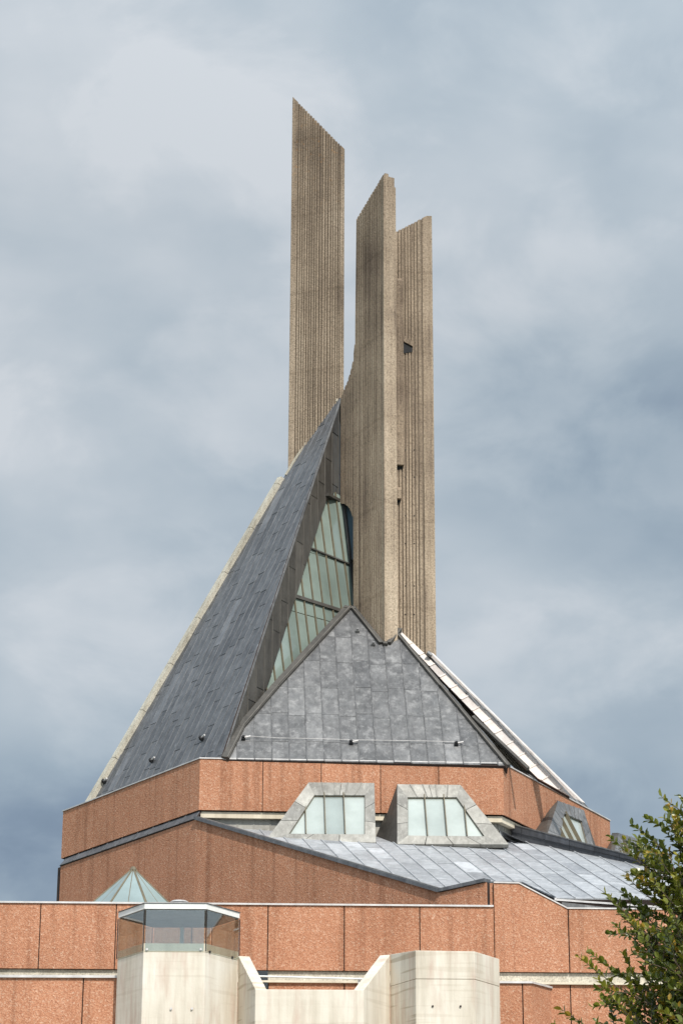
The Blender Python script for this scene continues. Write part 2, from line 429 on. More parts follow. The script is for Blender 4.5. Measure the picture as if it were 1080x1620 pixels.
# front roof B
ap = at(545, 965, midT.y+5)
nB = uF.cross(ap-midT).normalized(); nB = nB if nB.z > 0 else -nB
pB = lambda x, y: onp(x, y, midT, nB)
vB = nB.cross(uF).normalized(); vB = vB if vB.z > 0 else -vB
polyB = [pB(353, 1202), pB(378, 1151), pB(432, 1089), pB(545, 966), pB(561, 966), pB(604, 1021), pB(612, 1021), pB(627, 1003), pB(640, 1015), pB(700, 1090), pB(803, 1212)]
mb = newmb()
def rowsB(i):
    q = random.Random(300+i)
    base = {0: 0}.get(i, 0)
    off = -.1-((i*37) % 5)*.035
    out = [off, off+1.0+q.uniform(-.05, .05)]
    while out[-1] < 12: out.append(out[-1]+1.42+q.uniform(-.06, .06))
    return out
sheets(mb, polyB, pB(358, 1199), uF, vB, frange(-.2, 9.4, .535), rowsB, .012, .024, .005, .032, back=.3, seed=23, jit=.28, brights=.05, rtone=.05)
part(mb, 'lead_roof', [M['lead'], M['joint']], label='central triangular lead slope rising from the front parapet')
mb = newmb()
for pts, w in (([(351, 1200), (376, 1150), (430, 1087), (545, 962)], .24), ([(545, 962), (561, 963), (606, 1019), (611, 1019), (628, 998)], .16), ([(628, 1001), (700, 1087), (806, 1213)], .12)):
    Q = [pB(*p) for p in pts]
    for i, (a, b) in enumerate(zip(Q, Q[1:])):
        d = (b-a).normalized(); s = nB.cross(d); s = s if s.z < 0 else -s
        mb.prism([a-d*.02, b+d*.02, b+d*.02+s*w, a-d*.02+s*w], nB*(.11+.004*i), .3)
        mb.prism([a-d*.02+s*(w*.7), b+d*.02+s*(w*.7), b+d*.02+s*(w*.7+.05), a-d*.02+s*(w*.7+.035)], nB*(.14+.004*i), .95)
part(mb, 'edge_flashing', M['leadbrown'], label='dark rolled lead edging that steps round the foot of the middle fin')
# small square caps and lamps on the slopes, with their cable
def outlet(x, y, pfun, n, size=.12, stub=True):
    p = pfun(x, y); u = uF if n is nB else eL; v = n.cross(u).normalized()
    mb = newmb()
    mb.box(p-u*size/2-v*size/2+n*.03, u*size, v*size, n*.09)
    mb.box(p-u*size*.32-v*size*.32+n*.12, u*size*.64, v*size*.64, n*.05)
    o = part(mb, 'roof_outlet', M['dark'] if stub else M['lead'])
    if stub:
        mb = newmb(); mb.tube(p+n*.1, p+n*.1+(u*.22+Vector((0, 0, .05))), .03); mb.done('pipe_stub', M['metal'], o)
for x, y in ((385, 1171), (555, 1178), (721, 1180)): outlet(x, y, pB, nB)
for x, y in ((565, 1001), (590, 1022)): outlet(x, y, pB, nB, .12, False)
for x, y in ((322, 1170), (243, 1205), (168, 1238)): outlet(x, y, pA, nA)
mb = newmb(); pts = [pB(388, 1168)+nB*.1]+[pB(x, y)+nB*.09 for x, y in ((440, 1171), (500, 1172), (560, 1174), (620, 1175), (680, 1176), (721, 1177))]
for a, b in zip(pts, pts[1:]): mb.tube(a, b, .007)
part(mb, 'roof_cable', M['metal'])

# green glazing between the dark face and the middle fin
G0, G1 = pD(424, 1078)-nD*.12, pD(515, 792)-nD*.12
nG = (G1-G0).cross(D2(radians(44))).normalized(); nG = nG if nG.dot(CAM-G0) > 0 else -nG
pG = lambda x, y: onp(x, y, G0, nG)
hG = D2(radians(44)); vG = nG.cross(hG).normalized(); vG = vG if vG.z > 0 else -vG
mb = newmb()
polyG = [pG(418, 1085), pG(410, 1110), pG(566, 985), pG(566, 800), pG(520, 775), pG(505, 800)]
W = [(p-G0).dot(hG) for p in polyG]; H = [(p-G0).dot(vG) for p in polyG]
ccuts = frange(min(W)-.1, max(W)+.3, .44)
sheets(mb, polyG, G0, hG, vG, ccuts, lambda i: [-5, 2.88, 5.35, 20], .03, .02, 0, 0, back=.06, seed=8, jit=.3)
gl = part(mb, 'roof_glazing', [M['glazedark'], M['bar']], label='tall wedge of sea-green glazing beside the dark lead face')
mb = newmb()
for c in ccuts:
    q = clip([((p-G0).dot(hG), (p-G0).dot(vG)) for p in polyG], 0, c-.022, c+.022)
    if q: mb.prism([G0+hG*a+vG*b for a, b in q], nG*.07)
mb.done('glazing_bar', M['bar'], gl)
for (xa, ya, xb, yb, w) in ((462, 941, 566, 974, .12), (486, 866, 566, 899, .05)):
    mb = newmb(); a, b = pG(xa, ya), pG(xb, yb); mb.prism([a, b, b-vG*w, a-vG*w], nG*.1)
    mb.done('transom', M['leadbrown'], gl)
# blue side panes against the fin
mb = newmb()
b0 = pG(541, 800)+nG*.12; 
mb.prism([pG(541, 803)+nG*.12, pG(566, 800)+nG*.3, pG(566, 893)+nG*.25, pG(551, 886)+nG*.12], nG*.02)
mb.prism([pG(552, 896)+nG*.12, pG(566, 903)+nG*.25, pG(566, 960)+nG*.2, pG(560, 958)+nG*.12], nG*.02)
mb.done('side_pane', M['glazeblue'], gl)
mb = newmb()
for a, b in (((541, 803), (559, 955)), ((551, 803), (564, 893)), ((538, 800), (556, 955))):
    mb.tube(pG(*a)+nG*.16, pG(*b)+nG*.16, .028)
mb.tube(pG(548, 889)+nG*.2, pG(566, 900)+nG*.3, .03)
mb.done('side_frame', M['dark'], gl)

# ------------------------------------------------------------------ concrete fins
def fin(label, p0, w, cols, zt, zb, thick, seed, wide=(), rw=.088, rg=.05, rd=.05, shear=0):
    """p0: start in plan, w: direction along the face, cols: total length; zt/zb: functions of u; wide: smooth bands (u0,u1)"""
    rnd = random.Random(seed); mb = newmb(); n = w.cross(UP).normalized(); n = n if n.y < 0 else -n
    def column(a, b, off, T, t, mi=0, drop=0, taper=0):
        A, B = p0+w*(a-shear*off)-n*off, p0+w*(b-shear*off)-n*off
        A2, B2 = p0+w*(a-shear*(off+T))-n*(off+T), p0+w*(b-shear*(off+T))-n*(off+T)
        base = [Z(A, zb(a)), Z(B, zb(b)), Z(B2, zb(b)), Z(A2, zb(a))]
        mb.prism(base, None, t, mi, [Z(A, zt(a)-drop), Z(B, zt(b)-drop), Z(B2, zt(b)-drop), Z(A2, zt(a)-drop)])
    u = 0.0
    while u < cols-1e-3:
        band = None
        for b in wide:
            if abs(b[0]-u) < .01: band = b
        if band:
            u0, u1 = u, band[1]; m = max(1, int((u1-u0)/.06))
            for k in range(m): column(u0+(u1-u0)*k/m, u0+(u1-u0)*(k+1)/m, 0, thick, .6)
            u = u1; continue
        lim = min([b[0] for b in wide if b[0] > u+.001]+[cols])
        ww = rw*rnd.uniform(.82, 1.16); gg = rg*rnd.uniform(.8, 1.15)
        if u+ww+gg > lim-.06:
            ww, gg = (lim-u)*.62, (lim-u)*.38
        c = u+ww+gg
        t = rnd.uniform(.1, .95); lip = rnd.uniform(-.008, .012)
        column(u, u+ww, 0, rd+.02, t, 0, lip)
        column(u, u+ww, thick-rd-.02, rd+.02, t, 0, lip)
        k = 2 if zt(c)-zt(u) > .4 else 1
        for q in range(k):
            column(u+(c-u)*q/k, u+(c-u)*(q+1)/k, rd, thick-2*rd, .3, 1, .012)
        u = c
    return mb, part(mb, 'spire_fin', [M['fin'], M['finback']], label=label)
# left fin
w1 = Z(P, 0)-Z(A3, 0); w1.normalize(); n1 = w1.cross(UP); n1 = n1 if n1.y < 0 else -n1
o1 = Z(A3, 0); f1 = lambda x, y: onp(x, y, A3, n1)
uu = lambda p, o, w: (p-o).dot(w)
TL, TR = f1(463, 153), f1(545, 236)
TL2 = f1(457, 600)
o1 = Z(TL, 0); L1 = uu(TR, o1, w1)
ztop1 = lambda u: TL.z+(TR.z-TL.z)*u/L1
zb1 = lambda u: A3.z+(P.z-A3.z)*max(0, u-.1)/uu(P, o1, w1)-.9
fin('tallest fin, standing alone at the left, its top slanting down to the right', o1, w1, L1, ztop1, zb1, .46, 1, wide=[(0, .17), (L1-.17, L1)], rw=.066, rg=.036, shear=.42)
# middle fin
Ar = pB(607, 1020); Wb = Vector((C.x-.03, C.y-1.35, 0))
w2 = (Z(Ar, 0)-Wb).normalized(); n2 = w2.cross(UP); n2 = n2 if n2.x < 0 else -n2
f2 = lambda x, y: onp(x, y, Ar, n2)
o2 = Z(f2(538.5, 700), 0)
U = lambda x, y: uu(f2(x, y), o2, w2)
L2 = uu(Ar, o2, w2)
tl, tr = f2(563, 347), f2(606.5, 276)
uL = uu(tl, o2, w2)
flare = [(0, f2(538.5, 630).z)]+[(U(x, y), f2(x, y).z) for x, y in ((543, 618), (549, 604), (554, 588), (558, 570), (560.5, 545), (561.8, 510))]
def zt2(u):
    if u >= uL-.02: return tl.z+(tr.z-tl.z)*(u-uL)/(L2-uL)
    for (a, za), (b, zb_) in zip(flare, flare[1:]):
        if a <= u <= b: return za+(zb_-za)*(u-a)/(b-a+1e-6)
    return flare[-1][1] if u > flare[-1][0] else flare[0][1]
arch = [(0, f2(538.5, 796).z), (U(545, 797), f2(545, 797).z), (U(551, 802), f2(551, 802).z), (U(556, 812), f2(556, 812).z), (U(558.5, 825), f2(558.5, 825).z)]
def zb2(u):
    if u >= arch[-1][0]: return Ar.z-1.2
    for (a, za), (b, zb_) in zip(arch, arch[1:]):
        if a <= u <= b: return za+(zb_-za)*(u-a)/(b-a+1e-6)
    return arch[0][1]
fin('middle fin turned edge-on, with a curved haunch low on its left', o2, w2, L2, zt2, zb2, .47, 2, wide=[(L2-.16, L2)], rw=.074, rg=.058, rd=.065)
# broad end face of the middle fin
e2 = -n2; t0 = .47; Aq = Z(Ar, 0)+n2*.012
mb = newmb(); zz0 = Ar.z-1.2
def zend(v): return tr.z-.02+(.08 if .05 < v < .22 else 0)-max(0, v-.2)*1.5
vv = [0, .06, .2, .28, .36, .42, .494]
ew = w2*.07
for a, b in zip(vv, vv[1:]):
    A, B = Aq+e2*a, Aq+e2*b
    za = zend((a+b)/2)
    mb.prism([Z(A, zz0), Z(B, zz0), Z(B+ew, zz0), Z(A+ew, zz0)], UP*(za-zz0), .65)
part(mb, 'fin_end_face', M['fin'])
# right fin
o3y = C.y-2.45
w3 = D2(radians(4)); n3 = D2(radians(4)-pi/2); R0 = Vector((C.x+1.5, o3y, 0))
f3 = lambda x, y: onp(x, y, R0, n3)
o3 = Z(f3(612, 700), 0); L3 = uu(f3(687.2, 800), o3, w3)
s0, s1 = f3(625, 367), f3(675, 341); us0, us1 = uu(s0, o3, w3), uu(s1, o3, w3)
def zt3(u):
    if u > us1: return s1.z-.01
    return s0.z+(s1.z-s0.z)*(u-us0)/(us1-us0)
z3b = f3(640, 1075).z
fin('right-hand shortest fin, behind the middle one, its top rising to the right', o3, w3, L3, zt3, lambda u: z3b, .5, 3, wide=[(0, .1), (L3-.36, L3)], rw=.075, rg=.04)
def block(name, x0, x1, y0, y1, out, wedge=0, parent=None):
    a, b = f3(x0, (y0+y1)/2), f3(x1, (y0+y1)/2); z1, z0 = f3(x0, y0).z, f3(x0, y1).z
    a, b = Z(a, 0), Z(b, 0); mb = newmb()
    prof = [Z(a, z0), Z(a, z1), Z(a, z1-.18)+n3*out, Z(a, z0)+n3*out]
    mb.prism(prof, b-a, .6); return part(mb, name, M['fin'])
block('fin_rib_block', 618, 637.5, 440, 737, .16)
mb = newmb(); mb.prism([f3(637.6, 531), f3(652.5, 542), f3(652.5, 549), f3(637.6, 541)], n3*.07); part(mb, 'fin_rib_block', M['fin'])
mb = newmb(); mb.prism([f3(638, 541.5)+n3*.01, f3(652, 549.5)+n3*.01, f3(652, 557)+n3*.01, f3(638, 559)+n3*.01], n3*.006); part(mb, 'fin_block_shadow', M['dark'])  # shadow below the wedge, laid on as a thin dark sheet
block('fin_rib_block', 618, 634, 770, 791, .20)
# dark formwork tie holes
for y in (712, 755, 816, 860, 927, 972):
    for x in (641, 655):
        mb = newmb(); p = f3(x, y)+n3*.006; mb.tube(p, p+n3*.008, .022, n=8); part(mb, 'tie_hole', M['dark'])
for x0, x1, y0, y1 in ((625, 636.5, 738, 744), (625, 633, 791.5, 797)):  # shadows beneath the rib blocks, painted as flat dark pieces
    a, b, c_ = f3(x0, y0)+n3*.01, f3(x1, y0)+n3*.01, f3(x0, y1)+n3*.01
    mb = newmb(); mb.prism([a, b, Z(b, (c_.z+a.z)/2), c_], n3*.008); part(mb, 'fin_block_shadow', M['dark'])

# ------------------------------------------------------------------ right roof: bright verge fascia and concrete rib
nR = D2(YAW+pi/3-pi/2)
T0 = f3(631, 1003)+n3*.12
E1 = onp(840, 1230, Z(fr, ZT), nR)
dirv = Z(E1, 0)-Z(T0, 0); nV = dirv.cross(UP).normalized(); nV = nV if nV.y < 0 else -nV
pV = lambda x, y: onp(x, y, T0, nV)
mb = newmb()
a0, a1, b0, b1 = pV(629, 994), pV(634, 1006), pV(884, 1242), pV(862, 1246)
dv = (pV(838, 1219)-pV(631, 1003)).normalized(); sv = nV.cross(dv); sv = sv if sv.z > 0 else -sv
bot = pV(631, 1003)
Pl = [pV(629, 995), pV(631, 1003), pV(700, 1078), pV(838, 1220), pV(850, 1232), pV(905, 1262), pV(866, 1222), pV(782, 1139), pV(700, 1061), pV(675, 1037)]
nT = (nV+sv*1.0).normalized()
Pl = [onp(x, y, bot, nT) for x, y in [(629, 995), (631, 1003), (700, 1078), (838, 1220), (850, 1232), (900, 1260), (866, 1225), (782, 1142), (700, 1064), (675, 1039)]]
sT = nT.cross(dv).normalized(); sT = sT if sT.z > 0 else -sT
sheets(mb, Pl, bot, dv, sT, frange(-.6, 12, .62), lambda i: [-1, 2], .03, .03, 0, .045, back=.12, seed=9, jit=.35)
part(mb, 'fascia', [M['leadpink'], M['joint']], label='bright pale lead fascia running down the right verge')
mb = newmb()
Pr = [pV(673, 1033), pV(678, 1031), pV(918, 1268), pV(905, 1262), pV(872, 1227), pV(782, 1136), pV(700, 1058)]
ofs = -nV*.25
mb.prism([p+ofs for p in Pr], nV*.18)
part(mb, 'verge_beam', M['leadpink'], label='pale concrete rib on the right skyline')
mb = newmb(); p = pV(677, 1033)+nV*.05; mb.tube(p, p+Vector((.12, 0, -.1)), .09, .07); part(mb, 'rib_cap', M['lead'])
# right roof slope proper (lead) behind the fascia
uR = D2(YAW+pi/3)
topR = pV(672, 1036)-nV*.1; base0 = onp(866, 1240, Z(fr, ZT), nR)-nR*.4
nRR = uR.cross(topR-base0).normalized(); nRR = nRR if nRR.z > 0 else -nRR
vR = nRR.cross(uR).normalized(); vR = vR if vR.z > 0 else -vR
far = Z(hexpt(2, -.4), ZT-.05)
mb = newmb(); b_ = base0
polyR = [b_+Vector((0, 0, -.1)), Z(far, 0)+Vector((0, 0, b_.z-.1)), topR+uR*1.2, topR]
polyR = [p-nRR*((p-b_).dot(nRR)) for p in polyR]
sheets(mb, polyR, b_, uR, vR, frange(-2, 9, .53), stagger(-1, 12, 1.3, 6), .015, .03, .02, .03, back=.2, seed=31)
part(mb, 'lead_roof', [M['lead'], M['joint']], label='right-hand lead slope, seen only edge-on behind the fascia')
# dark slatted gap under the fascia
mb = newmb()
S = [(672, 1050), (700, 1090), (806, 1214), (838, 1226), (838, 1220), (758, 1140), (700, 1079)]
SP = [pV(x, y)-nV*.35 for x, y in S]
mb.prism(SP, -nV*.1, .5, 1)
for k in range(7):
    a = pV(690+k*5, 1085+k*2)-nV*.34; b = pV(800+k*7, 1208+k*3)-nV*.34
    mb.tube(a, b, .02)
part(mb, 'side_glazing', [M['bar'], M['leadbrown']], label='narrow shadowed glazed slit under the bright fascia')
mb = newmb()
strip_on(mb, [pB(745, 1140)+nB*.12, pB(832, 1222)+nB*.12], .1, .06, .05, nB); part(mb, 'slit_sill', M['leadbrown'])
# hidden back slopes close the spire base
mb = newmb()
top = Vector((C.x+.1, C.y+.6, 24.5)); hb = [Z(hexpt(k, -1.0), ZT-.1) for k in range(6)]
for i in (2, 3, 4): mb.prism([hb[i], hb[(i+1) % 6], top], Vector((0, 0, -.2)))
part(mb, 'lead_roof', M['lead'], label='rear lead slopes')
mb = newmb(); mb.prism([Z(hexpt(k, -.35), ZT-1.1) for k in range(6)], UP*.1); part(mb, 'gutter_floor', M['lead'])

# ------------------------------------------------------------------ lower lead roof
Rb = at(560, 1334, 69.0); Re = at(880, 1422, 61.7)
uRf = D2(YAW+radians(6.5))
nL = uRf.cross(Re-Rb).normalized(); nL = nL if nL.z > 0 else -nL
pL = lambda x, y: onp(x, y, Rb, nL)
vL = nL.cross(uRf).normalized(); vL = vL if vL.z > 0 else -vL
Vc = Z(hexpt(0, .13), 0)
V0 = pL(316, 1299); V1 = pL(695, 1412)
YF = 60.4
nFr = D2(radians(1.2)-pi/2); uFr = D2(radians(1.2)); oF = at(540, 1432, YF)
pF = lambda x, y: onp(x, y, oF, nFr)
V2 = pL(768, 1396)
V0 = Z(hexpt(0, .13), at(315, 1297, hexpt(0, .13).y).z)
# the roof sheet
polyL = [V0+Vector((0, 0, -.05)), V1, V2, pL(825, 1397), pL(880, 1423), pL(1120, 1424), pL(1080, 1385), pL(805, 1318), Z(hexpt(1, .0), 16.2), Z(hexpt(0, 0), 16.5)]
polyL = [p-nL*((p-Rb).dot(nL)) for p in polyL]
mb = newmb()
sheets(mb, polyL, Rb, uRf, vL, frange(-7, 14, .548), stagger(-11, 6, 1.9, 2, .1), .016, .03, .008, .035, back=.2, seed=14, jit=.24, brights=.04)
part(mb, 'lead_roof', [M['leadpale'], M['joint']], label='broad pale lead slope below the front dormers')
# dark curb
c0, c1 = pL(808, 1329), pL(1060, 1381)
mb = newmb(); h = .50; d = (c1-c0).normalized(); s = Vector((-.35, .93, 0))*.35
c0b = c0-d*.55
L = (c1-c0b).length
hh = lambda q: .50-.32*q/L
for k in range(int(L/1.0)+1):
    a, b = c0b+d*k*1.0, c0b+d*min(L, k*1.0+.985)
    if (b-a).length < .1: continue
    ha, hb_ = hh(k*1.0), hh(min(L, k*1.0+.985))
    mb.prism([a, b, b+s, a+s], None, random.random(), 0, [a+UP*ha*.55, b+UP*hb_*.55, b+s+UP*hb_*.55, a+s+UP*ha*.55])
    lo = [a+Vector((0, -.06, ha*.55)), b+Vector((0, -.06, hb_*.55)), b+s+UP*hb_*.55, a+s+UP*ha*.55]
    mb.prism(lo, None, random.random(), 0, [lo[0]+UP*ha*.45, lo[1]+UP*hb_*.45, lo[2]+UP*hb_*.45, lo[3]+UP*ha*.45])
part(mb, 'roof_curb', M['curb'], label='dark lead curb crossing in front of the right dormers')
mb = newmb(); mb.prism([c0b+Vector((0, -.09, h+.003)), c1+Vector((0, -.09, .183)), c1+s+UP*.183, c0b+s+UP*(h+.003)], UP*.03); part(mb, 'curb_capping', M['lead'])
# right-hand lower roof behind the curb
mb = newmb()
r0, r1 = Z(hexpt(1, -.2), c0.z+.1), Z(hexpt(2, -.2), c0.z+.1)
q = [c0b+s*1.02+UP*.2, c1+s*1.02+UP*.2, c1+Vector((3, 5, -1.2)), r1, r0]
mb.prism(q, UP*-.15); part(mb, 'lead_roof', M['leadpale'], label='lower lead slope behind the dark curb')

# shaded wall V and return V2, main front walls
def wall(a, b, za, zb_, z0, name, label, joints=(), th=.3, gap=.02, tn=None):
    """vertical panelled wall between plan points a, b, top height za at a and zb_ at b (may be list of (u,z))"""
    a, b = Z(a, 0), Z(b, 0); u = (b-a).normalized(); n = u.cross(UP); n = n if n.dot(CAM-a) > 0 else -n; L = (b-a).length
    mb = newmb(); prof = [(0, za), (L, zb_)] if not isinstance(za, list) else za
    poly = [Z(a, z0)-n*.0, Z(b, z0)]+[Z(a+u*q, z) for q, z in prof[::-1]]
    mb.prism([p-n*th+Vector((0, 0, -.006 if i > 1 else 0)) for i, p in enumerate(poly)], n*(th-.05), .5, 1)
    js = [0]+list(joints)+[L]
    P2 = [((p-a).dot(u), p.z) for p in poly]
    for i in range(len(js)-1):
        c = clip(P2, 0, js[i]+(gap/2 if i else 0), js[i+1]-(gap/2 if i < len(js)-2 else 0))
        if c: mb.prism([Z(a+u*x-n*.049, z) for x, z in c], n*.049, random.uniform(.2, .8) if tn is None else tn)
    o = part(mb, name, [M['red'], M['joint']], label=label)
    return o, u, n, L
def coping(a, b, name='coping', m='metal', out=.05, th=.36, h=.045, label=None):
    d = Z(b, 0)-Z(a, 0); u = d.normalized(); n = u.cross(UP); n = n if n.dot(CAM-a) > 0 else -n
    mb = newmb(); mb.prism([a+n*out, b+n*out, b-n*(th), a-n*(th)], UP*h); return part(mb, name, M[m], label=label)
wall(V0, V1, V0.z, V1.z, 0, 'lower_wall', 'long shaded red wall whose top edge slopes down to the right', (1.5, 3.1, 4.6, 5.6, 6.7, 8.3, 9.9), gap=.006, tn=.5)
V2f = pF(768, 1396)
wall(V1, V2f, V1.z, V2f.z, 0, 'return_wall', 'short shaded red return wall beside the tall front block')
coping(V0+UP*.0, V1, m='leaddark', out=.09, h=.1, th=.2); coping(V1+UP*.012, V2f+UP*.012, m='leaddark', out=.07, h=.09, th=.2)
coping(V0+UP*.101, V1+UP*.101, m='lead', out=.02, h=.02, th=.15)
# front walls
FL, FR = pF(-420, 1425), pF(780, 1435)
zf = FR.z
zfb = pF(600, 1536).z
jl = [uu(pF(x, 1450), Z(FL, 0), uFr) for x in (-292, -173, -54, 64.5, 184, 304, 424, 544.5, 663.5)]
wall(FL, FR, FL.z, FL.z+(zf-FL.z), zfb, 'front_wall', 'long low front parapet wall of square red panels', jl, th=.4, gap=.028)
coping(Z(FL, FL.z), Z(FR, FR.z), label='thin pale coping of the low front parapet')
B0 = pF(768, 1396)-nFr*.12
B1 = pF(780.4, 1396)
wall(B0, B1-nFr*.12, B0.z, B0.z, zf-.5, 'front_wall', 'narrow red panel at the left end of the tall front block', th=.3)
xs = [(780.6, 1397), (820, 1398), (897, 1438), (1330, 1442)]
Pq = [pF(*q) for q in xs]; a = Z(Pq[0], 0); prof = [(uu(p, a, uFr), p.z) for p in Pq]
wall(Pq[0], Pq[-1], prof, None, zfb, 'front_wall', 'tall front block of red panels with a sloping right shoulder', [uu(pF(x, 1480), a, uFr) for x in (899, 1018, 1137, 1256)], th=.45, gap=.03)
for i, (p, q) in enumerate(zip(Pq, Pq[1:])): coping(p+UP*(.001*i), q+UP*(.001*i), h=.035, out=.03)
# eaves strip behind the right shoulder
e0, e1 = pL(876, 1422), pL(1120, 1422); e0, e1 = e0+UP*.0, e1
e1 = Z(e1, e0.z)
mb = newmb(); mb.prism([e0+Vector((0, -.1, -.06)), e1+Vector((0, -.1, -.06)), e1+Vector((0, .1, -.06)), e0+Vector((0, .1, -.06))], UP*.075); part(mb, 'eaves_gutter', M['metal'], label='pale eaves strip at the foot of the lead slope')
mb = newmb(); mb.prism([e0+Vector((.2, 0, -.55)), e1+Vector((0, 0, -.55)), e1+Vector((0, .1, -.55)), e0+Vector((.2, .1, -.55))], UP*.48); part(mb, 'gutter_wall', M['lead'])
# recessed cream band and lower walls
mb = newmb(); zc = pF(600, 1556).z
a, b = Z(FL, 0), Z(Pq[-1], 0)
mb.prism([Z(a-nFr*.10, zc-.02), Z(b-nFr*.10, zc-.02), Z(b-nFr*.5, zc-.02), Z(a-nFr*.5, zc-.02)], UP*(zfb-zc+.01)); part(mb, 'recessed_band', M['verge'], label='recessed cream band under the front parapet panels')
a, b = pF(-420, 1560), pF(1330, 1560)
jb = [uu(pF(x, 1580), Z(a, 0), uFr) for x in (-292, -173, -54, 64, 184, 304, 424, 544.5, 663.5, 780, 902, 1018, 1137, 1256)]
wall(a, b, zc, zc, 0, 'lower_wall', 'lower red wall under the cream band', jb, gap=.03)
coping(Z(a, zc), Z(b, zc), m='cream', out=.09, h=.05, th=.2)
# left projecting bay
YB = 57.6; b0, b1 = at(-420, 1545, YB), at(190, 1547.5, YB)
zb_ = b1.z
ub = Z(b1, 0)-Z(b0, 0); jj = [uu(at(x, 1560, YB), Z(b0, 0), ub.normalized()) for x in (-70, 132)]
wall(b0, b1, zb_, zb_, 0, 'bay_wall', 'projecting red wall at the lower left, next to the turret', jj, gap=.03)
wall(b1+Vector((-.01, .055, 0)), b1+Vector((-.01, 1.4, 0)), zb_, zb_, 0, 'bay_wall', None)
mb = newmb(); mb.prism([Z(b0, zb_)+Vector((0, -.07, 0)), Z(b1, zb_)+Vector((.06, -.07, 0)), Z(b1, zb_)+Vector((.06, 1.3, 0)), Z(b0, zb_)+Vector((0, 1.3, 0))], UP*.06); part(mb, 'coping', M['metal'])
# right projecting bay with splayed corner
d0, d1, d2, d3 = at(770, 1556, 59.6), at(840, 1556, 59.6), None, None
d2 = pF(871, 1562)
zr = d1.z
wall(d0, d1, zr, zr, 0, 'bay_wall', 'projecting red bay right of the concrete wall', [uu(at(826, 1570, 59.6), Z(d0, 0), Vector((1, 0, 0)))], gap=.03)
wall(d1, d2, zr, zr, 0, 'bay_wall', 'darker splayed corner of the right bay')
mb = newmb(); mb.prism([Z(d0, zr)+Vector((0, -.06, 0)), Z(d1, zr)+Vector((.02, -.06, 0)), Z(d2, zr)+Vector((.04, -.03, 0)), Z(d0, zr)+Vector((0, .9, 0))], UP*.05); part(mb, 'coping', M['metal'])
# dark door behind the railing
mb = newmb(); p, q = pF(397, 1539)+nFr*.015, pF(424, 1539)+nFr*.015
mb.prism([Z(p, zc-1.6), Z(q, zc-1.6), Z(q, zfb-.03), Z(p, zfb-.03)], nFr*.06); part(mb, 'door', M['door'], label='dark door behind the white railing')
# flat roofs and ends of the front building
mb = newmb(); g = lambda x, y, z: Vector((x, y, z))
xl, xr = FL.x, Pq[-1].x
mb.prism([g(xl, 61.3, zf-.5), g(V2f.x-.2, 61.3, zf-.5), g(V1.x, V1.y, zf-.5), g(V0.x, V0.y, zf-.5), g(-9, 79, zf-.5), g(xl, 79, zf-.5)], UP*.1); part(mb, 'flat_roof', M['lead'])
mb = newmb(); mb.prism([g(xl, 61.2, 0), g(xl+.3, 61.2, 0), g(xl+.3, 79, 0), g(xl, 79, 0)], UP*(zf-.1))
part(mb, 'side_wall', M['red'])
mb = newmb(); mb.prism([g(xr-.3, 61.4, 0), g(xr, 61.4, 0), g(xr, 76, 0), g(xr-.3, 76, 0)], UP*(Pq[-1].z-.1)); part(mb, 'side_wall', M['red'])

